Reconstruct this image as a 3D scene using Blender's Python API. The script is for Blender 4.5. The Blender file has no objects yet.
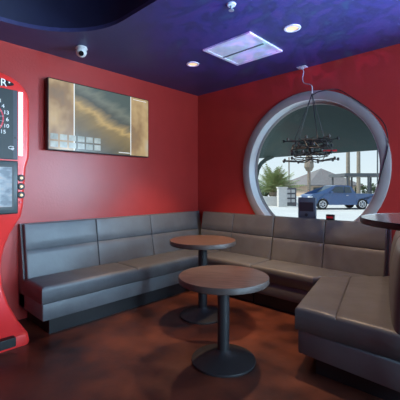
import bpy, bmesh, math, random
from mathutils import Vector, Matrix
random.seed(7)
C = bpy.context.scene.collection
PI = math.pi
V = Vector
# ------------------------------------------------------------------ frame helper
CAM = V((4.1, -4.25, 1.5)); HEAD = math.radians(133.6); FPX = 336.0; HOR = 187.0
FW = V((math.cos(HEAD), math.sin(HEAD), 0)); RT = V((math.sin(HEAD), -math.cos(HEAD), 0))
def at(u, v, D):
    return CAM + FW*D + RT*((u-200)/FPX*D) + V((0, 0, (HOR-v)/FPX*D))
# ------------------------------------------------------------------ materials
def mat(name, col, rough=0.5, metal=0.0, spec=0.5, emit=None, es=1.0, col2=None, scale=8.0, bump=0.0, bscale=60.0, coat=0.0, detail=4.0, rough2=None, stretch=None, lo=.35, hi=.65):
    m = bpy.data.materials.new(name); m.use_nodes = True
    nt = m.node_tree; b = nt.nodes['Principled BSDF']
    b.inputs['Base Color'].default_value = (*col, 1)
    b.inputs['Roughness'].default_value = rough
    b.inputs['Metallic'].default_value = metal
    b.inputs['Specular IOR Level'].default_value = spec
    if coat: b.inputs['Coat Weight'].default_value = coat; b.inputs['Coat Roughness'].default_value = .15
    tc = nt.nodes.new('ShaderNodeTexCoord')
    mp = nt.nodes.new('ShaderNodeMapping'); nt.links.new(tc.outputs['Object'], mp.inputs[0])
    if stretch: mp.inputs['Scale'].default_value = stretch
    n = nt.nodes.new('ShaderNodeTexNoise'); n.inputs['Scale'].default_value = scale; n.inputs['Detail'].default_value = detail
    nt.links.new(mp.outputs[0], n.inputs[0])
    r = nt.nodes.new('ShaderNodeValToRGB'); r.color_ramp.elements[0].position = lo; r.color_ramp.elements[1].position = hi
    c2 = col2 if col2 else tuple(c*.9 for c in col)
    r.color_ramp.elements[0].color = (*col, 1); r.color_ramp.elements[1].color = (*c2, 1)
    nt.links.new(n.outputs['Fac'], r.inputs[0]); nt.links.new(r.outputs[0], b.inputs['Base Color'])
    if rough2 is not None:
        q = nt.nodes.new('ShaderNodeMapRange'); q.inputs['To Min'].default_value = rough; q.inputs['To Max'].default_value = rough2
        q.inputs['From Min'].default_value = .3; q.inputs['From Max'].default_value = .7
        nt.links.new(n.outputs['Fac'], q.inputs['Value']); nt.links.new(q.outputs[0], b.inputs['Roughness'])
    if bump:
        n2 = nt.nodes.new('ShaderNodeTexNoise'); n2.inputs['Scale'].default_value = bscale; n2.inputs['Detail'].default_value = 3
        nt.links.new(mp.outputs[0], n2.inputs[0])
        bp = nt.nodes.new('ShaderNodeBump'); bp.inputs['Strength'].default_value = bump; bp.inputs['Distance'].default_value = .01
        nt.links.new(n2.outputs['Fac'], bp.inputs['Height']); nt.links.new(bp.outputs[0], b.inputs['Normal'])
    if emit:
        b.inputs['Emission Color'].default_value = (*emit, 1); b.inputs['Emission Strength'].default_value = es
    return m
M = {}
M['wall'] = mat('red_wall_paint', (.46,.036,.030), .36, col2=(.42,.032,.027), scale=3, bump=.12, bscale=40)
M['wall_plain'] = mat('dark_wall_paint', (.25,.03,.035), .5)
M['ceil'] = mat('navy_ceiling_paint', (.042,.044,.145), .5, col2=(.037,.038,.128), scale=2, bump=.1, bscale=50)
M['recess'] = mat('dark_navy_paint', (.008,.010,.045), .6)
M['floor'] = mat('stained_concrete', (.024,.010,.010), .28, col2=(.18,.048,.024), scale=2.6, detail=12, rough2=.45, bump=.08, bscale=25, lo=.32, hi=.78)
M['leather'] = mat('grey_leather', (.134,.145,.158), .44, col2=(.115,.122,.133), scale=5, bump=.35, bscale=11, spec=.5)
M['leather_dark'] = mat('seam_leather', (.03,.027,.03), .5)
M['plinth'] = mat('black_plinth', (.010,.011,.014), .5)
M['ring'] = mat('taupe_ring', (.34,.31,.30), .4, col2=(.31,.285,.28))
M['reveal'] = mat('pale_reveal', (.84,.87,.88), .16, spec=1.0, col2=(.86,.88,.89))
M['black'] = mat('black_metal', (.012,.012,.014), .45)
M['tblack'] = mat('black_iron', (.018,.020,.024), .5, bump=.1, bscale=150)
M['wood'] = mat('walnut_top', (.070,.044,.036), .28, col2=(.165,.105,.082), scale=6, detail=6, stretch=(1,7,1), lo=.3, hi=.7)
M['edge'] = mat('table_edge', (.075,.055,.05), .5, col2=(.055,.042,.038), scale=20)
M['bartop'] = mat('polished_bar_top', (.20,.15,.13), .15, spec=1.0, col2=(.16,.1,.085), stretch=(1,6,1))
M['white'] = mat('white_plastic', (.75,.75,.76), .4)
M['whitemetal'] = mat('white_metal', (.82,.80,.84), .4)
M['diffuser'] = mat('frosted_panel', (.90,.90,.92), .45, col2=(.75,.82,.88), scale=14)
M['lamp'] = mat('lamp_glow', (.3,.25,.2), .5, emit=(1,.66,.34), es=1.1)
M['red'] = mat('glossy_red_plastic', (.92,.045,.04), .34, col2=(.88,.04,.036), coat=.2)
M['panel'] = mat('charcoal_panel', (.022,.028,.028), .5)
M['panel2'] = mat('grey_side_panel', (.06,.06,.075), .5)
M['bezel'] = mat('bezel_plastic', (.02,.032,.036), .4)
M['striplight'] = mat('strip_light', (.9,.8,.8), .4, emit=(1,.80,.80), es=.95)
M['text'] = mat('white_print', (.8,.8,.8), .5, emit=(1,1,1), es=.25)
M['button'] = mat('amber_button', (.9,.6,.3), .3, emit=(1,.62,.25), es=.6)
M['redb'] = mat('red_button', (.8,.05,.08), .3)
M['glass_dark'] = mat('dark_lens', (.01,.01,.012), .08)
M['concrete'] = mat('pale_pavement', (.60,.59,.55), .8, col2=(.53,.52,.49), scale=.4)
M['asphalt'] = mat('asphalt', (.45,.45,.44), .9, col2=(.40,.40,.39), scale=.6)
M['teal'] = mat('teal_canopy', (.055,.105,.105), .75, col2=(.05,.098,.098), scale=4)
M['stucco'] = mat('cream_stucco', (.55,.42,.32), .9)
M['whitewall'] = mat('white_render', (.66,.64,.60), .9)
M['roof'] = mat('brown_shingle', (.22,.20,.195), .9, col2=(.17,.155,.15), scale=3)
M['bark'] = mat('palm_bark', (.33,.28,.22), .9, col2=(.22,.18,.14), scale=6, stretch=(1,1,5))
M['leaf'] = mat('palm_leaf', (.17,.23,.08), .6, col2=(.28,.33,.14), scale=2)
M['leafdark'] = mat('hedge_leaf', (.05,.08,.035), .7, col2=(.10,.14,.06), scale=4)
M['truckpaint'] = mat('blue_car_paint', (.06,.12,.26), .3, metal=.2, coat=.6)
M['carglass'] = mat('car_glass', (.05,.07,.08), .08)
M['tyre'] = mat('tyre_rubber', (.02,.02,.02), .8)
M['chrome'] = mat('bright_rim', (.62,.63,.65), .3, metal=.6)
M['steel'] = mat('grey_steel', (.10,.11,.12), .6)
M['signgrey'] = mat('slate_sign', (.10,.125,.17), .5)
M['signdark'] = mat('dark_sign_panel', (.025,.03,.045), .4)
M['redlight'] = mat('red_plastic', (.55,.02,.03), .4)
def glassmat():
    m = bpy.data.materials.new('window_glass'); m.use_nodes = True; nt = m.node_tree; nt.nodes.clear()
    o = nt.nodes.new('ShaderNodeOutputMaterial'); t = nt.nodes.new('ShaderNodeBsdfTransparent'); g = nt.nodes.new('ShaderNodeBsdfGlossy')
    t.inputs[0].default_value = (.90,.94,.94,1); g.inputs['Roughness'].default_value = .02
    f = nt.nodes.new('ShaderNodeFresnel'); f.inputs[0].default_value = 1.3
    mx = nt.nodes.new('ShaderNodeMixShader'); nt.links.new(f.outputs[0], mx.inputs[0]); nt.links.new(t.outputs[0], mx.inputs[1]); nt.links.new(g.outputs[0], mx.inputs[2])
    nt.links.new(mx.outputs[0], o.inputs[0]); return m
M['glass'] = glassmat()
# ------------------------------------------------------------------ object helpers
def obj(name, bm, m, parent=None, smooth=False, loc=None, recalc=True):
    if recalc: bmesh.ops.recalc_face_normals(bm, faces=bm.faces)
    me = bpy.data.meshes.new(name); bm.to_mesh(me); bm.free()
    ms = m if isinstance(m, (list, tuple)) else [m]
    for x in ms: me.materials.append(x)
    if smooth:
        for p in me.polygons: p.use_smooth = True
        if smooth != 'all':
            try: me.set_sharp_from_angle(angle=math.radians(40))
            except Exception: pass
    o = bpy.data.objects.new(name, me); C.objects.link(o)
    if parent is not None:
        o.parent = parent
    if loc is not None: o.location = loc
    return o
def tag(o, label, cat, group=None, kind=None):
    o['label'] = label; o['category'] = cat
    if group: o['group'] = group
    if kind: o['kind'] = kind
    return o
def thing(name, label, cat, loc=(0,0,0), rotz=0, group=None):
    o = bpy.data.objects.new(name, None); C.objects.link(o); o.empty_display_size = .1
    o.location = loc; o.rotation_euler = (0,0,rotz)
    return tag(o, label, cat, group)
def struct(name, bm, m, parent=None, **k):
    o = obj(name, bm, m, parent, **k)
    if parent is None: o['kind'] = 'structure'
    return o
def box(bm, x0, x1, y0, y1, z0, z1, mtx=None, bev=0, mi=0):
    b2 = bmesh.new(); bmesh.ops.create_cube(b2, size=1)
    for v in b2.verts: v.co = V(((v.co.x+.5)*(x1-x0)+x0, (v.co.y+.5)*(y1-y0)+y0, (v.co.z+.5)*(z1-z0)+z0))
    if bev: bmesh.ops.bevel(b2, geom=list(b2.edges), offset=bev, segments=3, affect='EDGES', profile=.5)
    merge(bm, b2, mtx, mi); return bm
def merge(bm, b2, mtx=None, mi=0):
    mp = {}
    for v in b2.verts: mp[v] = bm.verts.new(mtx @ v.co if mtx else v.co)
    for f in b2.faces:
        try:
            nf = bm.faces.new([mp[v] for v in f.verts]); nf.material_index = mi
        except ValueError: pass
    b2.free()
def B(*a, **k): return box(bmesh.new(), *a, **k)
def lathe(bm, prof, c=(0,0,0), n=32, axis='z', mi=0):
    c = V(c); rings = []
    def P(r, h, a):
        x, y = r*math.cos(a), r*math.sin(a)
        if axis == 'z': return c+V((x, y, h))
        if axis == 'y': return c+V((x, h, y))
        return c+V((h, x, y))
    for r, h in prof:
        if r < 1e-5: rings.append([bm.verts.new(P(0, h, 0))])
        else: rings.append([bm.verts.new(P(r, h, 2*PI*i/n)) for i in range(n)])
    for a, b in zip(rings[:-1], rings[1:]):
        for i in range(n):
            j = (i+1) % n
            vs = [a[i % len(a)], a[j % len(a)], b[j % len(b)], b[i % len(b)]]
            vs = list(dict.fromkeys(vs))
            if len(vs) >= 3:
                f = bm.faces.new(vs); f.material_index = mi
    return bm
def L(*a, **k): return lathe(bmesh.new(), *a, **k)
def tube(bm, pts, r, n=8, r1=None, mi=0):
    pts = [V(p) for p in pts]; rings = []; N = len(pts)
    up = V((0, 0, 1))
    for i, p in enumerate(pts):
        d = (pts[min(i+1, N-1)]-pts[max(i-1, 0)]).normalized()
        s = d.cross(up)
        if s.length < 1e-3: s = d.cross(V((1, 0, 0)))
        s.normalize(); t = s.cross(d).normalized()
        rr = r if r1 is None else r+(r1-r)*i/(N-1)
        rings.append([bm.verts.new(p+s*rr*math.cos(2*PI*k/n)+t*rr*math.sin(2*PI*k/n)) for k in range(n)])
    for a, b in zip(rings[:-1], rings[1:]):
        for i in range(n):
            j = (i+1) % n; f = bm.faces.new([a[i], a[j], b[j], b[i]]); f.material_index = mi
    bm.faces.new(rings[0]).material_index = mi; bm.faces.new(rings[-1][::-1]).material_index = mi
    return bm
def T(*a, **k): return tube(bmesh.new(), *a, **k)
def prism(bm, poly, z0, z1, mtx=None, bev=0, mi=0):
    b2 = bmesh.new()
    a = [b2.verts.new((x, y, z0)) for x, y in poly]; b = [b2.verts.new((x, y, z1)) for x, y in poly]
    b2.faces.new(a[::-1]); b2.faces.new(b)
    for i in range(len(poly)):
        j = (i+1) % len(poly); b2.faces.new([a[i], a[j], b[j], b[i]])
    if bev: bmesh.ops.bevel(b2, geom=list(b2.edges), offset=bev, segments=2, affect='EDGES', profile=.5)
    merge(bm, b2, mtx, mi); return bm
def text_bm(s, size, mtx, ext=.0015, space=1.0):
    cu = bpy.data.curves.new('t', 'FONT'); cu.body = s; cu.size = size; cu.extrude = ext; cu.align_x = 'CENTER'; cu.align_y = 'CENTER'; cu.space_character = space
    o = bpy.data.objects.new('t', cu); C.objects.link(o)
    bpy.context.view_layer.update()
    me = bpy.data.meshes.new_from_object(o.evaluated_get(bpy.context.evaluated_depsgraph_get()))
    bm = bmesh.new(); bm.from_mesh(me); bm.transform(mtx)
    bpy.data.objects.remove(o); bpy.data.curves.remove(cu); bpy.data.meshes.remove(me)
    return bm
def axis_pts(Ln, r, seams, gw, step=.08):
    s = {0.0, Ln}
    for k in (.03, .1, .22, .4, .65, 1): s.add(r*k); s.add(Ln-r*k)
    for q in seams:
        for k in (-1, -.6, -.3, 0, .3, .6, 1): s.add(q*Ln+gw*k)
    n = max(2, int(Ln/step))
    for i in range(1, n):
        x = Ln*i/n
        if all(abs(x-y) > .018 for y in s): s.add(x)
    return sorted(x for x in s if 0 <= x <= Ln)
def pad(bm, c, t, r=.04, us=(), vs=(), gw=.014, gd=.014, puff=.012, mtx=None):
    """upholstered pad on the quad c (four corners, u runs c0-c1, v runs c0-c3), thickness t"""
    c = [V(p) for p in c]; n = ((c[1]-c[0]).cross(c[3]-c[0])).normalized()
    Lu = ((c[1]-c[0]).length+(c[2]-c[3]).length)/2; Lv = ((c[3]-c[0]).length+(c[2]-c[1]).length)/2
    U = axis_pts(Lu, r, us, gw); W = axis_pts(Lv, r, vs, gw)
    def seg(x, Ln, seams):
        e = [0]+[q*Ln for q in seams]+[Ln]
        for a, b in zip(e[:-1], e[1:]):
            if a-1e-6 <= x <= b+1e-6: return math.sin(PI*min(1, max(0, (x-a)/(b-a))))
        return 0
    b2 = bmesh.new(); top = []; 
    for x in U:
        row = []
        for y in W:
            a, b = x/Lu, y/Lv
            p = c[0]*(1-a)*(1-b)+c[1]*a*(1-b)+c[2]*a*b+c[3]*(1-a)*b
            d = min(x, Lu-x, y, Lv-y)
            h = t
            if d < r: h -= r*(1-math.sqrt(max(0, 1-(1-d/r)**2)))
            for q in us: h -= gd*math.exp(-((x-q*Lu)/(gw*.5))**2)*min(1, d/r+.2)
            for q in vs: h -= gd*math.exp(-((y-q*Lv)/(gw*.5))**2)*min(1, d/r+.2)
            h += puff*math.sqrt(seg(x, Lu, us)*seg(y, Lv, vs))
            row.append(b2.verts.new(p+n*h))
        top.append(row)
    nu, nv = len(U), len(W)
    for i in range(nu-1):
        for j in range(nv-1): b2.faces.new([top[i][j], top[i+1][j], top[i+1][j+1], top[i][j+1]])
    loop = [(i, 0) for i in range(nu)]+[(nu-1, j) for j in range(1, nv)]+[(i, nv-1) for i in range(nu-2, -1, -1)]+[(0, j) for j in range(nv-2, 0, -1)]
    bot = []
    for i, j in loop:
        a, b = U[i]/Lu, W[j]/Lv
        bot.append(b2.verts.new(c[0]*(1-a)*(1-b)+c[1]*a*(1-b)+c[2]*a*b+c[3]*(1-a)*b))
    K = len(loop)
    for k in range(K):
        i, j = loop[k]; i2, j2 = loop[(k+1) % K]
        b2.faces.new([bot[k], bot[(k+1) % K], top[i2][j2], top[i][j]])
    b2.faces.new(bot[::-1])
    merge(bm, b2, mtx); return bm
def PAD(*a, **k): return pad(bmesh.new(), *a, **k)
def circ(cx, cz, r, n): return [(cx+r*math.cos(2*PI*i/n), cz+r*math.sin(2*PI*i/n)) for i in range(n)]
def holed(outer, holes, th, place):
    """slab with holes: outlines in 2D, place(a, b, depth) -> 3D"""
    bm = bmesh.new(); caps = []
    for d in (0, th):
        es = []; loops = []
        for pl in [outer]+holes:
            vs = [bm.verts.new(place(a, b, d)) for a, b in pl]; loops.append(vs)
            es += [bm.edges.new((vs[i], vs[(i+1) % len(vs)])) for i in range(len(vs))]
        bmesh.ops.triangle_fill(bm, use_beauty=True, edges=es, normal=V(place(0,0,1))-V(place(0,0,0)))
        caps.append(loops)
    for la, lb in zip(*caps):
        for i in range(len(la)):
            j = (i+1) % len(la); bm.faces.new([la[i], la[j], lb[j], lb[i]])
    return bm
# ================================================================== THE ROOM
RX, RY, CH = 7.2, -7.6, 3.10
WT = .20
struct('floor', B(-.2, RX+.2, RY-.2, .2, -.12, 0), M['floor'])
struct('wall_left', B(-.2, 0, RY, WT, 0, 3.9), M['wall'])
struct('wall_front', B(-.2, RX+.2, RY-.2, RY, 0, 3.9), M['wall_plain'])
WC = [(2.02, 1.745), (5.25, 1.745)]; RO, RI = 1.03, .915
struct('wall_right', holed([(0, 0), (RX, 0), (RX, 3.9), (0, 3.9)], [circ(x, z, RI+.02, 96) for x, z in WC], WT, lambda a, b, d: (a, d, b)), M['wall'])
struct('wall_back', holed([(RY, 0), (0, 0), (0, 3.9), (RY, 3.9)], [[(-3.6, .3), (-1.0, .3), (-1.0, 2.7), (-3.6, 2.7)]], .2, lambda a, b, d: (RX+d, a, b)), M['wall_plain'])
# ceiling with its rounded recess
def rrect(x0, x1, y0, y1, r, n=14):
    out = []
    for cx, cy, a0 in ((x1-r, y1-r, 0), (x0+r, y1-r, 90), (x0+r, y0+r, 180), (x1-r, y0+r, 270)):
        for i in range(n+1):
            a = math.radians(a0+90*i/n); out.append((cx+r*math.cos(a), cy+r*math.sin(a)))
    return out
hole = rrect(.48, 5.0, -6.8, -2.42, .85)
struct('ceiling', holed([(0, RY), (RX, RY), (RX, 0), (0, 0)], [hole], .04, lambda a, b, d: (a, b, CH+d)), M['ceil'])
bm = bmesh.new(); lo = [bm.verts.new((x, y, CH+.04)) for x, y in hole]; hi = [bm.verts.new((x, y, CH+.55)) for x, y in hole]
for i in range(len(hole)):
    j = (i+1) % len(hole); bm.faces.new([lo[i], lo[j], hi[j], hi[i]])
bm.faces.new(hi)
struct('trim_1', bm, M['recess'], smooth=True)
struct('trim_2', B(-.2, RX+.2, RY-.2, WT, 3.9, 4.0), M['wall_plain'])
# round windows
for k, (cx, cz) in enumerate(WC):
    prof = [(RI, 0), (RI, -.022), (RI+.012, -.03), (RO-.012, -.03), (RO, -.022), (RO, 0)]
    bm = L([(r, h) for r, h in prof], c=(cx, 0, cz), n=128, axis='y')
    w = struct('window_%d' % (k+1), bm, M['ring'], smooth=True)
    w['label'] = 'round porthole window with wide taupe ring above the grey benches' if k == 0 else 'second round porthole window along the red wall'
    fr = obj('window_reveal', L([(RI+.02, 0), (RI+.02, .20), (RI-.005, .20), (RI-.005, -.02), (RI+.02, -.02)], c=(cx, 0, cz), n=128, axis='y'), M['reveal'], w, smooth=True)
    obj('window_frame', L([(RI-.005, .13), (RI-.035, .13), (RI-.035, .165), (RI-.005, .165)], c=(cx, 0, cz), n=128, axis='y'), M['ring'], w, smooth=True)
    obj('window_glass', L([(0, .147), (RI-.03, .147), (RI-.03, .151), (0, .151)], c=(cx, 0, cz), n=96, axis='y'), M['glass'], w)
# storefront window out of frame
bm = bmesh.new()
for y in (-3.6, -2.33, -1.06): box(bm, RX+.05, RX+.12, y, y+.06, .3, 2.7)
for z in (.3, 2.64): box(bm, RX+.05, RX+.12, -3.6, -1.0, z, z+.06)
w3 = struct('window_3', bm, M['black'])
# ================================================================== BENCHES
ZS, ZC, ZB = .50, .335, .165    # seat top, cushion bottom, apron bottom
def extr(poly, z0, z1, bev=.012): return prism(bmesh.new(), poly, z0, z1, bev=bev)
def bench(name, label, seats, aprons, plinth, backs, frame, loc=(0,0,0), rotz=0, round_backs=False, up=0, zb=ZB):
    t = thing(name, label, 'bench', loc, rotz)
    for q in seats:
        obj('seat_cushion', PAD([V((x, y, ZC+.004)) for x, y in q['c']], ZS-ZC+up, r=.035, us=q.get('us', ()), vs=q.get('vs', ()), puff=.012, gw=.011, gd=.014), M['leather'], t, smooth='all')
    for a in aprons: obj('seat_apron', extr(a, zb, ZC, .014), M['leather'], t, smooth=True)
    obj('plinth', prism(bmesh.new(), plinth, 0, zb), M['plinth'], t)
    for q in backs: obj('backrest', PAD(q, .075, r=.014, vs=(.53,), puff=.003, gw=.008, gd=.015) if not round_backs else PAD(q, .07, r=.05, puff=.055), M['leather'], t, smooth='all')
    if frame: obj('backrest_frame', frame, M['leather'], t, smooth=True)
    return t
def back_x(y0, y1):  # pad facing +x, leaning on the left wall: corner order gives +x normal
    return [V((.16, y0, .47)), V((.16, y1, .47)), V((.055, y1, 1.075)), V((.055, y0, 1.075))]
def back_y(x0, x1):
    return [V((x0, -.16, .47)), V((x1, -.16, .47)), V((x1, -.055, 1.075)), V((x0, -.055, 1.075))]
def wedge(p0, p1, ax):
    # backing wedge profile (depth, z)
    pr = [(.012, .166), (.20, .166), (.165, .47), (.06, 1.085), (.012, 1.085)]
    bm = bmesh.new(); rs = []
    for p in (p0, p1): rs.append([bm.verts.new((d, p, z) if ax == 'x' else (p, -d, z)) for d, z in pr])
    bm.faces.new(rs[0]); bm.faces.new(rs[1][::-1])
    for i in range(len(pr)):
        j = (i+1) % len(pr); bm.faces.new([rs[0][i], rs[0][j], rs[1][j], rs[1][i]])
    return bm
YL = -2.93
bench('banquette_bench', 'long grey leather banquette along the red wall below the television',
      [dict(c=[(.20, YL), (.70, YL), (.70, -1.79), (.20, -1.79)]), dict(c=[(.20, -1.79), (.70, -1.79), (.70, -.20), (.20, -.20)], )],
      [[(.02, YL+.01), (.69, YL+.01), (.69, -.72), (.02, -.72)]],
      [(.03, YL+.10), (.625, YL+.10), (.625, -.66), (.03, -.66)],
      [back_x(YL+.03, -2.035), back_x(-2.03, -1.155), back_x(-1.15, -.17)], wedge(YL+.01, -.03, 'x'))
bench('banquette_bench', 'short grey leather bench section in the room corner left of the round window',
      [dict(c=[(.705, -.70), (1.605, -.70), (1.605, -.20), (.705, -.20)])],
      [[(.70, -.69), (1.60, -.69), (1.60, -.205), (.70, -.205)]],
      [(.70, -.625), (1.60, -.625), (1.60, -.21), (.70, -.21)],
      [back_y(.24, .895), back_y(.90, 1.605)], wedge(.21, 1.605, 'y'))
bench('banquette_bench', 'grey leather bench section directly under the round window',
      [dict(c=[(1.615, -.70), (2.44, -.70), (2.94, -.20), (1.615, -.20)], us=())],
      [[(1.615, -.69), (2.435, -.69), (2.93, -.205), (1.615, -.205)]],
      [(1.615, -.625), (2.40, -.625), (2.80, -.21), (1.615, -.21)],
      [back_y(1.615, 2.335), back_y(2.34, 3.03)], wedge(1.615, 3.05, 'y'))
# return bench: local x across, local y along
A14 = math.radians(14)
def rback(a0, a1): return [V((.765, a1, .49)), V((.765, a0, .49)), V((.81, a0, 1.08)), V((.81, a1, 1.08))]
fr = bmesh.new()
prism(fr, [(.69, -.155), (.90, -.215), (.90, 1.42), (.69, 1.42)], .336, .49)
prism(fr, [(.81, -.19), (.92, -.215), (.92, 1.42), (.81, 1.42)], .49, 1.09, bev=.02)
RP = V((2.775, -1.72, 0))
bench('banquette_bench', 'grey leather return bench jutting into the room at right with shiny seat',
      [dict(c=[(-.01, 0), (.76, -.185), (.70, 1.50), (0, 1.06)], us=(.42,))],
      [[(.012, .008), (.91, -.265), (.91, 1.30), (.69, 1.45), (.012, 1.03)]],
      [(.15, .04), (.82, -.12), (.82, 1.40), (.15, 1.0)],
      [rback(-.17, .68), rback(.685, 1.40)], fr, loc=RP, rotz=A14, round_backs=True, up=.02, zb=.145)
# ================================================================== TABLES
def table(name, label, x, y, h, r, rb, edge='edge', top='wood', group=None, th=.052):
    t = thing(name, label, 'table', (x, y, 0), .5)
    obj('table_top', L([(0, h-.001), (r-.004, h-.001), (r-.002, h-.006), (r-.002, h-.012), (0, h-.012)], n=64), M[top], t, smooth=True)
    obj('table_edge', L([(0, h-th), (r-.006, h-th), (r, h-th+.006), (r, h-.004), (r-.003, h), (r-.006, h), (r-.006, h-th+.001)], n=64), M[edge], t, smooth=True)
    obj('pole', L([(0, .06), (.052, .06), (.052, h-th-.008), (0, h-th-.008)], n=24), M['tblack'], t, smooth=True)
    obj('mounting_plate', L([(0, h-th-.011), (.12, h-th-.011), (.12, h-th), (0, h-th)], n=24), M['tblack'], t, smooth=True)
    obj('base', L([(0, 0), (rb, 0), (rb+.003, .008), (rb, .018), (rb*.8, .035), (rb*.5, .055), (.075, .075), (.054, .10), (0, .10)], n=48), M['tblack'], t, smooth=True)
    return t
table('round_table', 'nearer and lower round walnut table on black pedestal in the foreground', 2.238, -2.00, .735, .39, .275)
table('round_table', 'taller round walnut table further back near the bench corner', 1.415, -1.385, .885, .385, .265)
table('bar_table', 'tall round glossy bar table cut off above the right return bench', 3.845, -1.87, 1.315, .50, .26, edge='black', top='bartop', th=.036)
# ================================================================== TELEVISION
def emat(name, build, strength):
    m = bpy.data.materials.new(name); m.use_nodes = True; nt = m.node_tree; b = nt.nodes['Principled BSDF']
    b.inputs['Base Color'].default_value = (.02, .02, .02, 1); b.inputs['Roughness'].default_value = .25
    nt.links.new(build(nt), b.inputs['Emission Color']); b.inputs['Emission Strength'].default_value = strength
    return m
def noise_ramp(nt, scale, cols, stretch=(1,1,1), rot=(0,0,0), detail=3, dist=0, loc=(0,0,0)):
    tc = nt.nodes.new('ShaderNodeTexCoord'); mp = nt.nodes.new('ShaderNodeMapping'); mp.inputs['Scale'].default_value = stretch; mp.inputs['Rotation'].default_value = rot; mp.inputs['Location'].default_value = loc
    nt.links.new(tc.outputs['Object'], mp.inputs[0])
    n = nt.nodes.new('ShaderNodeTexNoise'); n.inputs['Scale'].default_value = scale; n.inputs['Detail'].default_value = detail; n.inputs['Distortion'].default_value = dist
    nt.links.new(mp.outputs[0], n.inputs[0])
    r = nt.nodes.new('ShaderNodeValToRGB'); e = r.color_ramp.elements
    while len(e) < len(cols): e.new(.5)
    for i, (p, c) in enumerate(cols): e[i].position = p; e[i].color = (*c, 1)
    nt.links.new(n.outputs['Fac'], r.inputs[0]); return r.outputs[0]
M['tvside'] = emat('blurred_broadcast', lambda nt: noise_ramp(nt, 2.3, [(.3, (.50,.46,.38)), (.48, (.52,.37,.18)), (.62, (.30,.19,.09)), (.75, (.20,.15,.10))], (1,1.2,1)), .95)
def footage(nt):
    tc = nt.nodes.new('ShaderNodeTexCoord'); sp = nt.nodes.new('ShaderNodeSeparateXYZ'); nt.links.new(tc.outputs['Object'], sp.inputs[0])
    mp = nt.nodes.new('ShaderNodeMapping'); mp.vector_type = 'TEXTURE'; mp.inputs['Rotation'].default_value = (math.radians(-62), 0, 0); mp.inputs['Scale'].default_value = (1, .35, 1.6)
    nt.links.new(tc.outputs['Object'], mp.inputs[0])
    n = nt.nodes.new('ShaderNodeTexNoise'); n.inputs['Scale'].default_value = 3.5; n.inputs['Detail'].default_value = 3; nt.links.new(mp.outputs[0], n.inputs[0])
    def mth(op, a, b):
        m = nt.nodes.new('ShaderNodeMath'); m.operation = op
        for i, x in enumerate((a, b)):
            if isinstance(x, (int, float)): m.inputs[i].default_value = x
            else: nt.links.new(x, m.inputs[i])
        return m.outputs[0]
    f = mth('ADD', mth('ADD', sp.outputs['Z'], mth('MULTIPLY', sp.outputs['Y'], .37)), mth('MULTIPLY', n.outputs['Fac'], .25))
    r = nt.nodes.new('ShaderNodeValToRGB'); e = r.color_ramp.elements
    cols = [(.15, (.07,.06,.03)), (.35, (.16,.12,.05)), (.50, (.25,.18,.07)), (.57, (.50,.35,.13)), (.63, (.26,.20,.10)), (.71, (.08,.09,.075)), (.82, (.17,.19,.15)), (.92, (.08,.11,.10))]
    while len(e) < len(cols): e.new(.5)
    for i, (p, c) in enumerate(cols): e[i].position = p; e[i].color = (*c, 1)
    nt.links.new(f, r.inputs[0]); return r.outputs[0]
M['tvmid'] = emat('game_footage', footage, 1.0)
M['tvline'] = mat('screen_white', (.1,.1,.1), .3, emit=(.85,.88,.86), es=.95)
M['thumb'] = emat('screen_thumbs', lambda nt: noise_ramp(nt, 14, [(.3, (.22,.27,.25)), (.7, (.48,.54,.52))]), .9)
TY0, TY1, TZ0, TZ1 = -2.64, -1.17, 1.935, 2.785
t = thing('television', 'wide flat television showing golden footage on the red wall', 'television', (.0, (TY0+TY1)/2, TZ0))
hw, hh = (TY1-TY0)/2, TZ1-TZ0
obj('casing', B(.045, .118, -hw, hw, 0, hh, bev=.006), M['black'], t, smooth=True)
obj('wall_bracket', B(.002, .048, -.25, .25, .2, .6), M['black'], t)
def quadx(bm, x, y0, y1, z0, z1):
    return box(bm, x-.002, x, y0, y1, z0, z1)
obj('screen', quadx(bmesh.new(), .1205, -hw+.012, hw-.012, .014, hh-.012), M['tvside'], t)
obj('picture', quadx(bmesh.new(), .1218, -hw*.565, hw*.565, .014, hh-.012), M['tvmid'], t)
for s in (-1, 1): obj('divider_line', quadx(bmesh.new(), .1228, s*hw*.565-.006, s*hw*.565+.006, .014, hh-.012), M['tvline'], t)
obj('caption_line', quadx(bmesh.new(), .1228, hw*.30, hw*.54, .035, .045), M['tvline'], t)
obj('caption_line', quadx(bmesh.new(), .1228, hw*.62, hw*.93, hh-.045, hh-.038), M['tvline'], t)
for i in range(6):
    for j in range(2):
        y = -hw+.03+i*.112
        obj('thumbnail', quadx(bmesh.new(), .1235, y, y+.088, .04+j*.09, .108+j*.09), M['thumb'], t)
# ================================================================== DART MACHINE
t = thing('dart_machine', 'tall red electronic dart machine with lit white strip left of the grey banquette', 'arcade machine', (0, -3.375, 0))
lv = [(0,.325,.70),(.03,.335,.705),(.10,.325,.69),(.20,.275,.56),(.34,.225,.46),(.5,.195,.38),(.66,.185,.35),(.80,.195,.36),(.92,.215,.39),(1.04,.255,.42),(1.14,.305,.45),(1.2,.335,.47),(1.3,.352,.48),(1.7,.38,.48),(1.8,.41,.48),(2.1,.415,.48),(2.38,.413,.48),(2.45,.395,.48),(2.50,.365,.478),(2.545,.32,.475),(2.58,.26,.472),(2.605,.18,.465),(2.62,.0,.44)]
bm = bmesh.new(); rs = []
for z, h, fx in lv:
    h = max(h, .01); r = min(.035, h*.4); ring = []
    pts = [(.012, -h)]
    for i in range(7):
        a = -PI/2+i*PI/12; pts.append((fx-r+r*math.cos(a), -h+r+r*math.sin(a)))
    for i in range(7):
        a = i*PI/12; pts.append((fx-r+r*math.cos(a), h-r+r*math.sin(a)))
    pts.append((.012, h))
    rs.append([bm.verts.new((x, y, z)) for x, y in pts])
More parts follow.
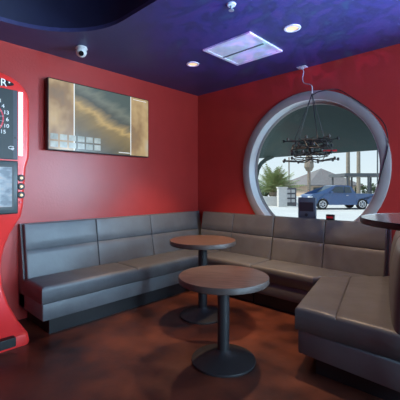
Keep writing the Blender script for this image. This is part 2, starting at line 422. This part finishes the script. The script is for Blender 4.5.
for a, b in zip(rs[:-1], rs[1:]):
    n = len(a)
    for i in range(n): bm.faces.new([a[i], a[(i+1) % n], b[(i+1) % n], b[i]])
bm.faces.new(rs[0][::-1]); bm.faces.new(rs[-1])
obj('cabinet', bm, M['red'], t, smooth=True)
obj('side_panel', B(.47, .492, -.292, .292, 1.77, 2.455, bev=.004), M['panel2'], t)
obj('board_surround', B(.48, .497, -.25, .25, 1.775, 2.45, bev=.004), M['panel'], t)
BZ = 2.155
bd = obj('dartboard', L([(0, .495), (.165, .495), (.165, .508), (.158, .512), (0, .512)], c=(0, 0, BZ), n=40, axis='x'), M['panel'], t)
bm = bmesh.new()
for r0, r1 in ((.150, .163), (.085, .096), (0, .018)):
    lathe(bm, [(r0, .5135), (r1, .5135), (r1, .5105), (r0, .5105)] if r0 else [(0, .5135), (r1, .5135), (r1, .5105)], c=(0, 0, BZ), n=40, axis='x')
obj('scoring_ring', bm, M['redb'], bd)
bm = bmesh.new()
for i in range(20):
    a = (i+.5)*PI/10
    tube(bm, [(.5145, .02*math.cos(a), BZ+.02*math.sin(a)), (.5145, .163*math.cos(a), BZ+.163*math.sin(a))], .0014, 5)
obj('wire_spider', bm, M['whitemetal'], bd)
RM = Matrix(((0, 0, 1, 0), (1, 0, 0, 0), (0, 1, 0, 0), (0, 0, 0, 1)))   # text plane -> facing +x
nums = [6,13,4,18,1,20,5,12,9,14,11,8,16,7,19,3,17,2,15,10]
for i, n_ in enumerate(nums):
    a = i*PI/10
    obj('number', text_bm(str(n_), .052, Matrix.Translation((.4985, .197*math.cos(a)*1.0, BZ+.21*math.sin(a))) @ RM), M['text'], bd)
for s in (-1, 1):
    obj('strip_light', B(.468, .488, s*.322-.021, s*.322+.021, 1.81, 2.45, bev=.006), M['striplight'], t)
lg = obj('logo_badge', L([(0, .478), (.5, .478), (.52, .484), (.5, .492), (0, .492)], c=(0, 0, 0), n=40, axis='x'), M['black'], t, smooth=True)
lg.scale = (1, .50, .080); lg.location = (0, 0, 2.51)
lt = obj('logo_letter', text_bm('R', .10, Matrix.Translation((.494, .165, 2.505)) @ RM), M['text'], t)
obj('logo_dot', L([(0, .492), (.008, .492), (.008, .496), (0, .496)], c=(0, .215, 2.52), n=12, axis='x'), M['text'], t)
bm = bmesh.new()
tube(bm, [(.498, .232+.026*math.cos(a*.5), 1.885+.014*math.sin(a*.5)) for a in range(1, 12)], .003, 6)
tube(bm, [(.498, .245+.011*math.cos(a*.7), 1.873+.010*math.sin(a*.7)) for a in range(0, 9)], .0028, 6)
obj('scribble_mark', bm, M['text'], t)
obj('coin_lock', L([(0, .49), (.009, .49), (.009, .497), (0, .497)], c=(0, .265, 1.985), n=12, axis='x'), M['black'], t)
bz = obj('monitor_bezel', B(.46, .56, -.275, .275, 1.24, 1.752, bev=.012), M['bezel'], t, smooth=True)
M['dscreen'] = emat('score_screen', lambda nt: noise_ramp(nt, 9, [(.35, (.05,.09,.17)), (.5, (.22,.30,.42)), (.62, (.35,.36,.42)), (.72, (.45,.06,.08))], (1,1,2)), .75)
obj('screen_recess', B(.555, .562, -.235, .235, 1.285, 1.715), M['black'], bz)
obj('score_display', B(.5615, .5635, -.218, .218, 1.31, 1.69), M['dscreen'], bz)
for i, z in enumerate((1.59, 1.505, 1.42)):
    b = obj('button_rim', L([(0, .47), (.034, .47), (.034, .49), (.028, .496), (0, .496)], c=(0, .325, z), n=20, axis='x'), M['black'], t, smooth=True)
    obj('button_cap', L([(0, .49), (.014, .49), (.013, .502), (0, .505)], c=(0, .325, z), n=16, axis='x'), M['button'], b, smooth=True)
obj('red_button', L([(0, .47), (.012, .47), (.010, .492), (0, .494)], c=(0, .32, 1.345), n=14, axis='x'), M['redb'], t, smooth=True)
obj('foot_plate', B(.45, .735, -.2, .2, .03, .115, bev=.006), M['black'], t)
# ================================================================== CEILING THINGS
def spotlamp(x, y, z, e, ang, col=(1,.66,.38), blend=.5, rad=.05):
    l = bpy.data.lights.new('downlight_lamp', 'SPOT'); l.energy = e; l.spot_size = math.radians(ang); l.spot_blend = blend; l.color = col; l.shadow_soft_size = rad
    o = bpy.data.objects.new('downlight_lamp', l); C.objects.link(o); o.location = (x, y, z); return o
DL = [(1.02, -1.15), (2.44, -1.16), (3.86, -1.16), (5.6, -1.5), (5.8, -4.2)]  # last three are out of view, added to help light the room
labs = ['recessed downlight in the blue ceiling close to the room corner', 'recessed downlight in the blue ceiling right of the square panel',
        'added unseen downlight above the bar table side', 'added unseen downlight over the far right floor', 'added unseen downlight behind the camera']
for (x, y), lb in zip(DL, labs):
    t = thing('downlight', lb, 'ceiling light', (x, y, CH), group='recessed downlights')
    obj('trim_ring', L([(.058, -.002), (.062, -.010), (.082, -.008), (.085, 0), (.058, 0)], n=32), M['whitemetal'], t, smooth=True)
    obj('lens', L([(0, -.0025), (.058, -.0025), (.058, -.001), (0, -.001)], n=32), M['lamp'], t)
    spotlamp(x, y, CH-.03, 190 if x < 3 else 40, 74, blend=.6)
t = thing('ceiling_panel', 'square white framed ceiling panel split by a dark bar', 'ceiling panel', (1.76, -1.07, CH))
bm = bmesh.new()
for a in ((-.33, .33, -.33, -.29), (-.33, .33, .29, .33), (-.33, -.29, -.29, .29), (.29, .33, -.29, .29)): box(bm, *a, -.018, 0)
obj('frame', bm, M['whitemetal'], t)
for s in (-1, 1): obj('frosted_pane', B(-.29, .29, .012 if s > 0 else -.29, .29 if s > 0 else -.012, -.012, -.004), M['diffuser'], t)
obj('centre_bar', B(-.29, .29, -.012, .012, -.016, -.002), M['steel'], t)
t = thing('security_camera', 'small white dome security camera on the blue ceiling', 'camera', (.47, -2.40, CH))
obj('mount', L([(0, 0), (.058, 0), (.066, -.02), (.052, -.035), (0, -.035)], n=24), M['white'], t, smooth=True)
bm = bmesh.new(); bmesh.ops.create_uvsphere(bm, u_segments=20, v_segments=14, radius=.060)
bl = obj('ball_housing', bm, M['white'], t, smooth='all', loc=(.01, -.01, -.062))
dv = (at(83, 52, 3.2)-V((.47, -2.4, CH-.062))).normalized()
dv = (CAM-V((.48, -2.41, CH-.062))).normalized(); dv = (dv+V((-.05, 0, -.25))).normalized()
rot = dv.to_track_quat('Z', 'Y').to_matrix().to_4x4()
bm = L([(0, .054), (.028, .054), (.028, .064), (0, .064)], n=20); bm.transform(rot)
obj('lens', bm, M['glass_dark'], bl)
t = thing('sprinkler', 'small chrome fire sprinkler on the blue ceiling', 'sprinkler', (2.27, -1.93, CH))
obj('escutcheon', L([(0, .004), (.042, .004), (.042, 0), (.036, -.012), (0, -.016)], n=24), M['whitemetal'], t, smooth=True)
obj('deflector', L([(0, -.012), (.010, -.012), (.009, -.045), (.024, -.052), (.024, -.056), (0, -.056)], n=16), M['chrome'], t, smooth=True)
# power plate, cords, chandelier
P0 = V((2.0, -.07, CH))
t = thing('ceiling_outlet', 'small white outlet plate on the ceiling above the round window', 'outlet', P0)
obj('plate', B(-.06, .06, -.045, .045, -.012, 0, bev=.004), M['white'], t, smooth=True)
obj('socket_face', B(-.022, .022, -.018, .018, -.028, -.011, bev=.003), M['white'], t, smooth=True)
hub = at(312, 94, 4.02)
def smooth_path(pts, m=5):
    out = []
    for i in range(len(pts)-1):
        p0, p1, p2, p3 = pts[max(i-1, 0)], pts[i], pts[i+1], pts[min(i+2, len(pts)-1)]
        for k in range(m):
            q = k/m; out.append(.5*((2*p1)+(p2-p0)*q+(2*p0-5*p1+4*p2-p3)*q*q+(3*p1-p0-3*p2+p3)*q**3))
    return out+[pts[-1]]
tag(obj('power_cord', T(smooth_path([P0+V((.0,-.0,-.027)), P0+V((.035,-.03,-.08)), P0+V((.04,-.07,-.18)), P0+V((.10,-.15,-.27)), hub+V((-.03,.05,.12)), hub+V((0,0,.01))]), .0065, 8), M['white'], smooth='all'),
    'thin white cord dropping from the ceiling outlet to the chandelier hook', 'cord')
def wallpt(u, v, y=-.037):
    d = FW+RT*((u-200)/FPX); k = (y-CAM.y)/d.y; p = CAM+d*k; p.z = CAM.z+(HOR-v)/FPX*k; return p
pts = [hub+V((.012,0,-.012)), wallpt(318, 92, -.25), wallpt(327, 90, -.12), wallpt(338, 89.5), wallpt(350, 96), wallpt(362, 104), wallpt(374, 113), wallpt(383, 122), wallpt(387, 132), wallpt(388, 146), wallpt(385, 160), wallpt(381, 174), wallpt(378, 184)]
sm = []
for i in range(len(pts)-1):
    for k in range(4):
        p0, p1, p2, p3 = pts[max(i-1, 0)], pts[i], pts[i+1], pts[min(i+2, len(pts)-1)]; s = k/4
        sm.append(.5*((2*p1)+(p2-p0)*s+(2*p0-5*p1+4*p2-p3)*s*s+(3*p1-p0-3*p2+p3)*s**3))
tag(obj('black_cable', T(sm+[pts[-1]], .006, 6), M['black'], smooth='all'), 'thin black cable looping over the window ring and down its right side', 'cable')
cc = at(311, 150, 4.02)
t = thing('chandelier', 'black branching metal chandelier hanging before the round window', 'chandelier', cc)
def hoop(z, r, rr=.007): return L([(r-rr, z), (r, z-rr), (r+rr, z), (r, z+rr), (r-rr, z)], n=36)
obj('upper_hoop', hoop(.10, .17), M['black'], t); obj('lower_hoop', hoop(-.075, .19), M['black'], t); obj('middle_hoop', hoop(.0, .24), M['black'], t)
obj('hub', L([(0, -.05), (.02, -.05), (.03, 0), (.02, .10), (0, .12)], n=16), M['black'], t, smooth=True)
rnd = random.Random(3)
for tier, (z, rr, n) in enumerate(((.118, .33, 8), (.045, .24, 8), (-.035, .27, 8), (-.118, .345, 9))):
    for i in range(n):
        a = 2*PI*(i+.4*tier)/n+.25+rnd.uniform(-.08, .08); r = rr*rnd.uniform(.84, 1.0); z1 = z+rnd.uniform(-.008, .008)
        ca, sa = math.cos(a), math.sin(a)
        bm = T([(.02*ca, .02*sa, z*.9), (.10*ca, .10*sa, z1-.01), (r*.6*ca, r*.6*sa, z1-.012), (r*ca, r*sa, z1)], .0075, 6, .005)
        for sg in (-1, 1):
            a2 = a+sg*rnd.uniform(.25, .4); q = (r*.78*math.cos(a2), r*.78*math.sin(a2), z1+rnd.uniform(-.02, .02))
            tube(bm, [(r*.5*ca, r*.5*sa, z1-.012), q], .0045, 5)
        arm = obj('branch', bm, M['black'], t)
        obj('candle_cup', L([(0, -.018), (.007, -.018), (.014, -.012), (.014, .014), (.006, .017), (0, .022)], c=(r*ca, r*sa, z1), n=10), M['black'], arm)
for i in range(12):
    a = 2*PI*i/12
    obj('strut', T([(.17*math.cos(a), .17*math.sin(a), .10), (.24*math.cos(a+.3), .24*math.sin(a+.3), 0), (.19*math.cos(a), .19*math.sin(a), -.075)], .006, 5), M['black'], t)
o = obj('red_strut', T([RT*.13+V((0,0,-.005)), RT*.29+V((0,0,-.012))-FW*.05], .011, 6), M['redlight'], t); o['label'] = 'red piece among the black branches'
for q in (-RT*.20, -RT*.13+FW*.1, RT*.17, RT*.02-FW*.17):
    obj('suspension_cable', T([q+V((0,0,.10)), hub-cc], .0045, 5), M['black'], t)
# ================================================================== SILL THINGS
t = thing('sign_holder', 'slate blue rectangular sign standing in the bottom of the round window', 'sign', (2.0, .075, WC[0][1]-RI+.012))
obj('board', B(-.125, .125, -.02, .02, 0, .515, bev=.006), M['signgrey'], t, smooth=True)
obj('face_panel', B(-.10, .10, -.024, -.019, .33, .45), M['signdark'], t)
obj('round_mark', L([(0, -.026), (.022, -.026), (.022, -.019), (0, -.019)], c=(0, 0, .28), n=20, axis='y'), M['signdark'], t)
t = thing('small_box', 'small black box with red face resting on the bench back', 'box', (2.38, -.075, 1.088))
obj('case', B(-.05, .05, -.02, .02, 0, .068, bev=.004), M['black'], t, smooth=True)
obj('red_face', B(-.04, .04, -.023, -.019, .022, .045), M['redlight'], t)
# ================================================================== OUTSIDE
bm = B(-80, 80, .2, 120, -.16, -.02)
struct('trim_3', bm, M['concrete'])
bm = bmesh.new(); pr = [(-60, 8), (60, 8+0), (60, 15.5), (-60, 15.5)]
tag(obj('road', B(-60, 60, 25, 34, -.02, -.006), M['asphalt']), 'pale asphalt road crossing beyond the window', 'road')['kind'] = 'structure'
# canopy over the patio
t = thing('patio_canopy', 'dark teal sloping patio canopy seen through the top of the window', 'canopy', (0, 0, 0))
bm = bmesh.new()
prf = [(.22, 3.35), (3.0, 2.235), (3.06, 2.235), (3.06, 2.40), (.22, 3.5)]
a = [bm.verts.new((-3.4, y, z)) for y, z in prf]; b = [bm.verts.new((8, y, z)) for y, z in prf]
bm.faces.new(a); bm.faces.new(b[::-1])
for i in range(5): bm.faces.new([a[i], a[(i+1) % 5], b[(i+1) % 5], b[i]])
obj('canopy_roof', bm, M['teal'], t)
e0 = at(263, 159, 8.3); e1 = at(262, 164, 8.4); e2 = at(257, 172, 8.45)
obj('curved_brace', T([(e0.x+.2, 2.97, 2.26), (e0.x, 2.97, 2.19), (e0.x-.14, 2.97, 2.10), (e0.x-.24, 2.97, 1.95), (e0.x-.30, 2.97, 1.7), (e0.x-.30, 2.97, 0)], .05, 10), M['teal'], t, smooth=True)
obj('post', T([(7.0, 2.97, 0), (7.0, 2.97, 2.3)], .05, 10), M['teal'], t, smooth=True)
# pickup truck, local x = forward
def pickup(loc, rz):
    t = thing('pickup_truck', 'blue four-door pickup truck parked beyond the round window', 'truck', loc, rz)
    prof = [(-2.68,.50),(-2.72,.62),(-2.70,1.12),(-2.66,1.20),(-.95,1.22),(-.85,1.26),(-.62,1.78),(-.45,1.86),(.55,1.88),(.75,1.84),(1.30,1.30),(1.45,1.25),(2.45,1.17),(2.66,1.08),(2.72,.85),(2.74,.55),(2.66,.42)]
    def arch(cx): return [(cx+.47*math.cos(a), .42+.47*math.sin(a)) for a in [PI*k/10 for k in range(11)]]
    poly = prof+[(2.3,.38)]+arch(1.72)+[(1.2,.36),(-1.1,.36)]+arch(-1.42)+[(-2.2,.42)]
    bm = bmesh.new(); W = .96
    top = lambda x, z, s: s*(W-(max(0, z-1.22))*.28)
    l = [bm.verts.new((x, top(x, z, 1), z)) for x, z in poly]; r = [bm.verts.new((x, top(x, z, -1), z)) for x, z in poly]
    f1 = bm.faces.new(l); f2 = bm.faces.new(r[::-1])
    for i in range(len(poly)): bm.faces.new([l[i], l[(i+1) % len(poly)], r[(i+1) % len(poly)], r[i]])
    bmesh.ops.triangulate(bm, faces=[f1, f2])
    obj('truck_body', bm, M['truckpaint'], t)
    for s in (1, -1):
        for q in ([(-.62,1.30),(-.52,1.74),(-.05,1.79),(-.05,1.30)], [(.03,1.30),(.03,1.79),(.52,1.79),(.68,1.74),(1.08,1.32)]):
            bm = bmesh.new(); vs = [bm.verts.new((x, s*(abs(top(x, z, 1))+.006), z)) for x, z in q]; v2 = [bm.verts.new((x, s*(abs(top(x, z, 1))-.02), z)) for x, z in q]
            bm.faces.new(vs); bm.faces.new(v2[::-1])
            for i in range(len(q)): bm.faces.new([vs[i], vs[(i+1) % len(q)], v2[(i+1) % len(q)], v2[i]])
            obj('side_window', bm, M['carglass'], t)
        obj('side_mirror', B(.95, 1.1, .93*s, 1.12*s, 1.26, 1.42, bev=.02) if s > 0 else B(.95, 1.1, -1.12, -.93, 1.26, 1.42, bev=.02), M['truckpaint'], t)
        obj('door_handle', B(-.3, -.14, *sorted((.955*s, .985*s)), 1.08, 1.12), M['chrome'], t)
        obj('headlight', B(2.5, 2.74, *sorted((.62*s, .965*s)), .88, 1.04), M['white'], t)
        obj('tail_light', B(-2.74, -2.62, *sorted((.80*s, .968*s)), .85, 1.14), M['redlight'], t)
    bm = bmesh.new(); q = [(.80,1.83),(1.29,1.335)]
    vs = [bm.verts.new(p) for p in ((.80,.68,1.83),(.80,-.68,1.83),(1.31,-.82,1.335),(1.31,.82,1.335))]; v2 = [bm.verts.new(v.co-V((.03,0,.03))) for v in vs]
    bm.faces.new(vs); bm.faces.new(v2[::-1])
    for i in range(4): bm.faces.new([vs[i], vs[(i+1)%4], v2[(i+1)%4], v2[i]])
    obj('windshield', bm, M['carglass'], t)
    obj('bed_interior', B(-2.6, -1.0, -.85, .85, 1.215, 1.228), M['steel'], t)
    obj('front_bumper', B(2.62, 2.82, -.93, .93, .45, .65, bev=.03), M['chrome'], t)
    obj('rear_bumper', B(-2.85, -2.66, -.9, .9, .48, .64, bev=.03), M['chrome'], t)
    for cx in (1.72, -1.42):
        for s in (1, -1):
            w = obj('wheel', L([(0,-.12),(.28,-.13),(.40,-.12),(.42,-.08),(.42,.08),(.40,.12),(.28,.13),(0,.12)], c=(cx, s*.85, .42), n=28, axis='y'), M['tyre'], t, smooth=True)
            bm = bmesh.new(); yy = s*.985
            lathe(bm, [(0, -.012), (.08, -.012), (.08, .012), (0, .012)], c=(cx, yy, .42), n=16, axis='y')
            lathe(bm, [(.22, -.012), (.28, -.012), (.28, .012), (.22, .012), (.22, -.012)], c=(cx, yy, .42), n=28, axis='y')
            for k in range(6):
                a = k*PI/3; tube(bm, [(cx+.05*math.cos(a), yy, .42+.05*math.sin(a)), (cx+.24*math.cos(a), yy, .42+.24*math.sin(a))], .03, 6)
            obj('rim', bm, M['chrome'], w)
    t.scale = (.89, .89, .87)
    return t
p = at(338, 187, 23.5)
hd = (-RT-FW*.10); pickup((p.x, p.y, -.02), math.atan2(hd.y, hd.x))
# far building with pyramid roof
def gnd(u, D): q = at(u, 187, D); return V((q.x, q.y, -.02))
g = gnd(318, 58); rz = HEAD-PI/2+.25
t = thing('pavilion_building', 'cream building with grey pyramid roof beyond the parking lot', 'building', g, rz)
obj('walls', B(-4.2, 4.2, -4, 4, 0, 1.9), M['stucco'], t)
bm = bmesh.new(); e = [bm.verts.new(q) for q in ((-5,-4.8,1.85),(5,-4.8,1.85),(5,4.8,1.85),(-5,4.8,1.85))]; ap = bm.verts.new((.6, 0, 4.75)); e2 = [bm.verts.new(v.co+V((0,0,-.15))) for v in e]
for i in range(4): bm.faces.new([e[i], e[(i+1)%4], ap]); bm.faces.new([e2[i], e2[(i+1)%4], e[(i+1)%4], e[i]])
bm.faces.new(e2)
obj('pyramid_roof', bm, M['roof'], t)
for x in (-2.8, .2, 2.6): obj('dark_window', B(x-.7, x+.7, -4.04, -3.98, .5, 1.45), M['carglass'], t)
g = gnd(287, 74)
t = thing('low_building', 'long low cream building partly behind the pyramid roofed one', 'building', g, HEAD-PI/2)
obj('walls', B(-3.5, 5, -2, 2, 0, 1.7), M['stucco'], t)
obj('gable_roof', prism(bmesh.new(), [(-3.9, 1.6), (5.4, 1.6), (3.6, 3.0), (-1, 3.0)], -2.5, 2.5, Matrix.Rotation(PI/2, 4, 'X')), M['roof'], t)
# white pillar and dark unit
g = gnd(282, 26)
t = thing('gate_pillar', 'white rendered pillar beside the bushy palm outside', 'pillar', g, HEAD-PI/2)
obj('shaft', B(-.33, .33, -.3, .3, 0, 1.42, bev=.02), M['whitewall'], t); obj('cap', B(-.38, .38, -.35, .35, 1.42, 1.52, bev=.02), M['whitewall'], t)
g = gnd(266, 27)
tag(obj('garden_wall', B(-1.6, .95, -.15, .15, 0, .75, bev=.02), M['whitewall'], loc=g), 'low white garden wall below the bushy palm', 'wall').rotation_euler = (0, 0, HEAD-PI/2)
g = gnd(290.5, 27)
t = thing('news_rack', 'dark rack with pale panels standing right of the white pillar', 'rack', g, HEAD-PI/2)
obj('rack_case', B(-.42, .42, -.2, .2, 0, 1.45, bev=.02), M['steel'], t)
for i in range(2):
    for j in range(3): obj('pale_panel', B(-.34+i*.36, -.06+i*.36, -.22, -.19, .3+j*.38, .55+j*.38), M['whitewall'], t)
g = gnd(314, 30)
# palms
def frond(bm, base, az, el, ln, droop, w, nl=14):
    d = V((math.cos(az), math.sin(az), 0)); pts = []
    for i in range(nl+1):
        s = i/nl; pts.append(base+d*(ln*s*math.cos(el))+V((0,0,ln*s*math.sin(el)-droop*s*s)))
    tube(bm, pts, .025, 4, .006)
    side = V((-d.y, d.x, 0))
    for i in range(2, nl+1):
        s = i/nl; p = pts[i]; l = w*math.sin(PI*min(1, .15+s*.8))
        fw = (pts[i]-pts[i-1]).normalized()
        for sg in (-1, 1):
            tip = p+side*sg*l+fw*l*.6+V((0,0,-l*.35)); b = p-fw*.05; c = p+fw*.05
            th = V((0,0,.008))
            v = [bm.verts.new(b), bm.verts.new(c), bm.verts.new(tip), bm.verts.new(b+th), bm.verts.new(c+th)]
            bm.faces.new([v[0], v[1], v[2]]); bm.faces.new([v[3], v[2], v[4]]); bm.faces.new([v[0], v[2], v[3]]); bm.faces.new([v[1], v[4], v[2]]); bm.faces.new([v[0], v[3], v[4], v[1]])
def palm(u, D, h, r, label, nfr, ln, group=None, els=(.15, 1.25), drs=(.35, .7), bulge=0):
    g = gnd(u, D); t = thing('palm_tree', label, 'tree', g, 0, group)
    bm = bmesh.new(); pr = [(0, 0), (r*1.25, 0)]; n = max(4, int(h/.18))
    for i in range(n): pr += [(r*(1.06-.15*i/n), .05+h*i/n), (r*(.94-.15*i/n), .05+h*(i+.6)/n)]
    pr += [(r*1.3, h), (r*1.5, h+.25), (0, h+.4)] if not bulge else [(r*1.5, h), (r*2.6, h+.35), (r*2.4, h+.8), (r*1.5, h+bulge), (0, h+bulge+.1)]
    lathe(bm, pr, n=12); obj('trunk', bm, M['bark'], t)
    rr = random.Random(int(u))
    for i in range(nfr):
        bm = bmesh.new(); frond(bm, V((0, 0, h+.2+bulge*.85)), 2*PI*i/nfr+rr.uniform(-.2, .2), rr.uniform(*els), ln*rr.uniform(.8, 1.1), ln*rr.uniform(*drs), ln*.22)
        obj('frond', bm, M['leaf'], t, recalc=False)
    return t
palm(309, 30, 2.95, .16, 'slim palm with swollen crown base rising behind the pickup truck hood', 12, 1.8, els=(.95, 1.45), drs=(.05, .15), bulge=1.5)
palm(348, 46, 11, .27, 'tall distant palm trunk above the truck cab, left one of the pair', 10, 1.1)
palm(358.5, 50, 9, .29, 'tall distant palm trunk above the truck bed, right one of the pair', 10, 1.1)
palm(274, 30, .8, .28, 'low bushy palm with arching fronds behind the white garden wall', 70, 3.1, els=(.3, 1.45), drs=(.12, .4))
# carport
g = gnd(362, 42)
t = thing('carport', 'dark steel carport frame behind the truck bed', 'carport', g, HEAD-PI/2)
obj('flat_roof', B(-3.2, 4.2, -2.5, 2.5, 2.8, 3.15), M['steel'], t)
for x in (-2.8, -.3, 2.2):
    for y in (-2.2, 2.2): obj('post', B(x-.09, x+.09, y-.09, y+.09, 0, 2.8), M['steel'], t)
g = gnd(377.5, 24)
t = thing('street_lamp', 'slim dark lamp post near the right rim of the window', 'lamp post', g, 0)
obj('post', T([(0,0,0), (0,0,4.5)], .05, 8), M['steel'], t); obj('lamp_head', T([(0,0,4.5), (.5,0,4.6)], .09, 8), M['steel'], t)
g = gnd(289, 46)
t = thing('utility_pole', 'thin far utility pole above the low building', 'pole', g, 0)
obj('shaft', T([(0,0,0), (0,0,5.6)], .09, 8), M['bark'], t); obj('crossarm', B(-.9, .9, -.06, .06, 5.0, 5.15), M['bark'], t).rotation_euler = (0,0,HEAD-PI/2)
def hedge(u, D, w, h, label, seed):
    g = gnd(u, D); rr = random.Random(seed); bm = bmesh.new()
    for i in range(420):
        a, b, c = rr.uniform(-1, 1), rr.uniform(-1, 1), rr.uniform(-1, 1)
        if a*a+b*b+c*c > 1: continue
        p = V((a*w/2, b*.7, h/2+c*h/2)); s = rr.uniform(.16, .3)
        q = Matrix.Translation(p) @ Matrix.Rotation(rr.uniform(0, 6), 4, V((rr.random(), rr.random(), rr.random())).normalized())
        box(bm, -s, s, -s*.6, s*.6, -.02, .02, mtx=q)
    o = obj('hedge', bm, M['leafdark'], loc=g); o.rotation_euler = (0, 0, HEAD-PI/2)
    tag(o, label, 'hedge')
hedge(368, 60, 9, 2.2, 'dark green hedge beyond the carport behind the truck bed', 1)
hedge(347, 70, 8, 2.4, 'dark green hedge right of the pyramid roof', 2)
hedge(257, 42, 4, 1.7, 'dark hedge at the left rim of the window', 3)
# ================================================================== LIGHT
w = bpy.data.worlds.new('sky'); bpy.context.scene.world = w; w.use_nodes = True; nt = w.node_tree
bg = nt.nodes['Background']; tc = nt.nodes.new('ShaderNodeTexCoord'); sp = nt.nodes.new('ShaderNodeSeparateXYZ'); rp = nt.nodes.new('ShaderNodeValToRGB')
nt.links.new(tc.outputs['Generated'], sp.inputs[0]); nt.links.new(sp.outputs['Z'], rp.inputs[0])
rp.color_ramp.elements[0].position = 0; rp.color_ramp.elements[0].color = (.86, .93, .97, 1); rp.color_ramp.elements[1].position = .5; rp.color_ramp.elements[1].color = (.42, .62, .95, 1)
nt.links.new(rp.outputs[0], bg.inputs[0]); bg.inputs[1].default_value = 1.15
sun = bpy.data.lights.new('sun', 'SUN'); sun.energy = 4.8; sun.angle = .02; sun.color = (1, .95, .86)
so = bpy.data.objects.new('sun', sun); C.objects.link(so); so.rotation_euler = V((.45, .40, -.80)).to_track_quat('-Z', 'Y').to_euler()
def area(name, loc, d, sx, sy, e, col, shape='RECTANGLE'):
    l = bpy.data.lights.new(name, 'AREA'); l.shape = shape; l.size = sx; l.size_y = sy; l.energy = e; l.color = col
    o = bpy.data.objects.new(name, l); C.objects.link(o); o.location = loc; o.rotation_euler = V(d).to_track_quat('-Z', 'Y').to_euler(); return o
area('window_daylight_fill', (5.25, .12, 1.745), (-.0, -1, 0), 1.75, 1.75, 560, (.50, .77, 1), 'DISK')  # area lamp added in the unseen second round window to boost its daylight
area('storefront_daylight_fill', (RX+.15, -2.3, 1.5), (-1, 0, 0), 2.3, 2.2, 320, (.50, .77, 1))  # added lamp strengthening the sky light through the out-of-view storefront
# the party-light projector that throws blue and violet ripples on the ceiling
pl = spotlamp(4.6, -2.6, 1.25, 760, 62, (1, 1, 1), .8, .0); pl.name = 'ripple_projector'; pl.data.name = 'ripple_projector'
pl.rotation_euler = V((-1.5, .95, 1.95)).to_track_quat('-Z', 'Y').to_euler()
pl.data.use_nodes = True; nt = pl.data.node_tree; em = nt.nodes['Emission']
tc = nt.nodes.new('ShaderNodeNewGeometry'); n = nt.nodes.new('ShaderNodeTexNoise'); n.inputs['Scale'].default_value = 17; n.inputs['Detail'].default_value = 2; n.inputs['Distortion'].default_value = 1.2
nt.links.new(tc.outputs['Incoming'], n.inputs[0])
r = nt.nodes.new('ShaderNodeValToRGB'); e = r.color_ramp.elements
for _ in range(4): e.new(.5)
for i, (p_, c_) in enumerate([(.30, (.08,.7,.6)), (.40, (.02,.06,.45)), (.48, (.02,.03,.25)), (.54, (.12,.12,1)), (.62, (.5,.12,.9)), (.72, (.1,.2,.9))]):
    e[i].position = p_; e[i].color = (*c_, 1)
nt.links.new(n.outputs['Fac'], r.inputs[0]); nt.links.new(r.outputs[0], em.inputs[0])
# ================================================================== CAMERA
cd = bpy.data.cameras.new('camera'); co = bpy.data.objects.new('camera', cd); C.objects.link(co)
co.location = CAM; co.rotation_euler = (PI/2, 0, HEAD-PI/2); cd.sensor_width = 36; cd.lens = FPX/400*36; cd.shift_y = -13/400; cd.clip_end = 300; cd.clip_start = .05
S = bpy.context.scene; S.camera = co
S.view_settings.view_transform = 'Standard'; S.view_settings.look = 'None'; S.view_settings.gamma = 1; S.view_settings.exposure = 0
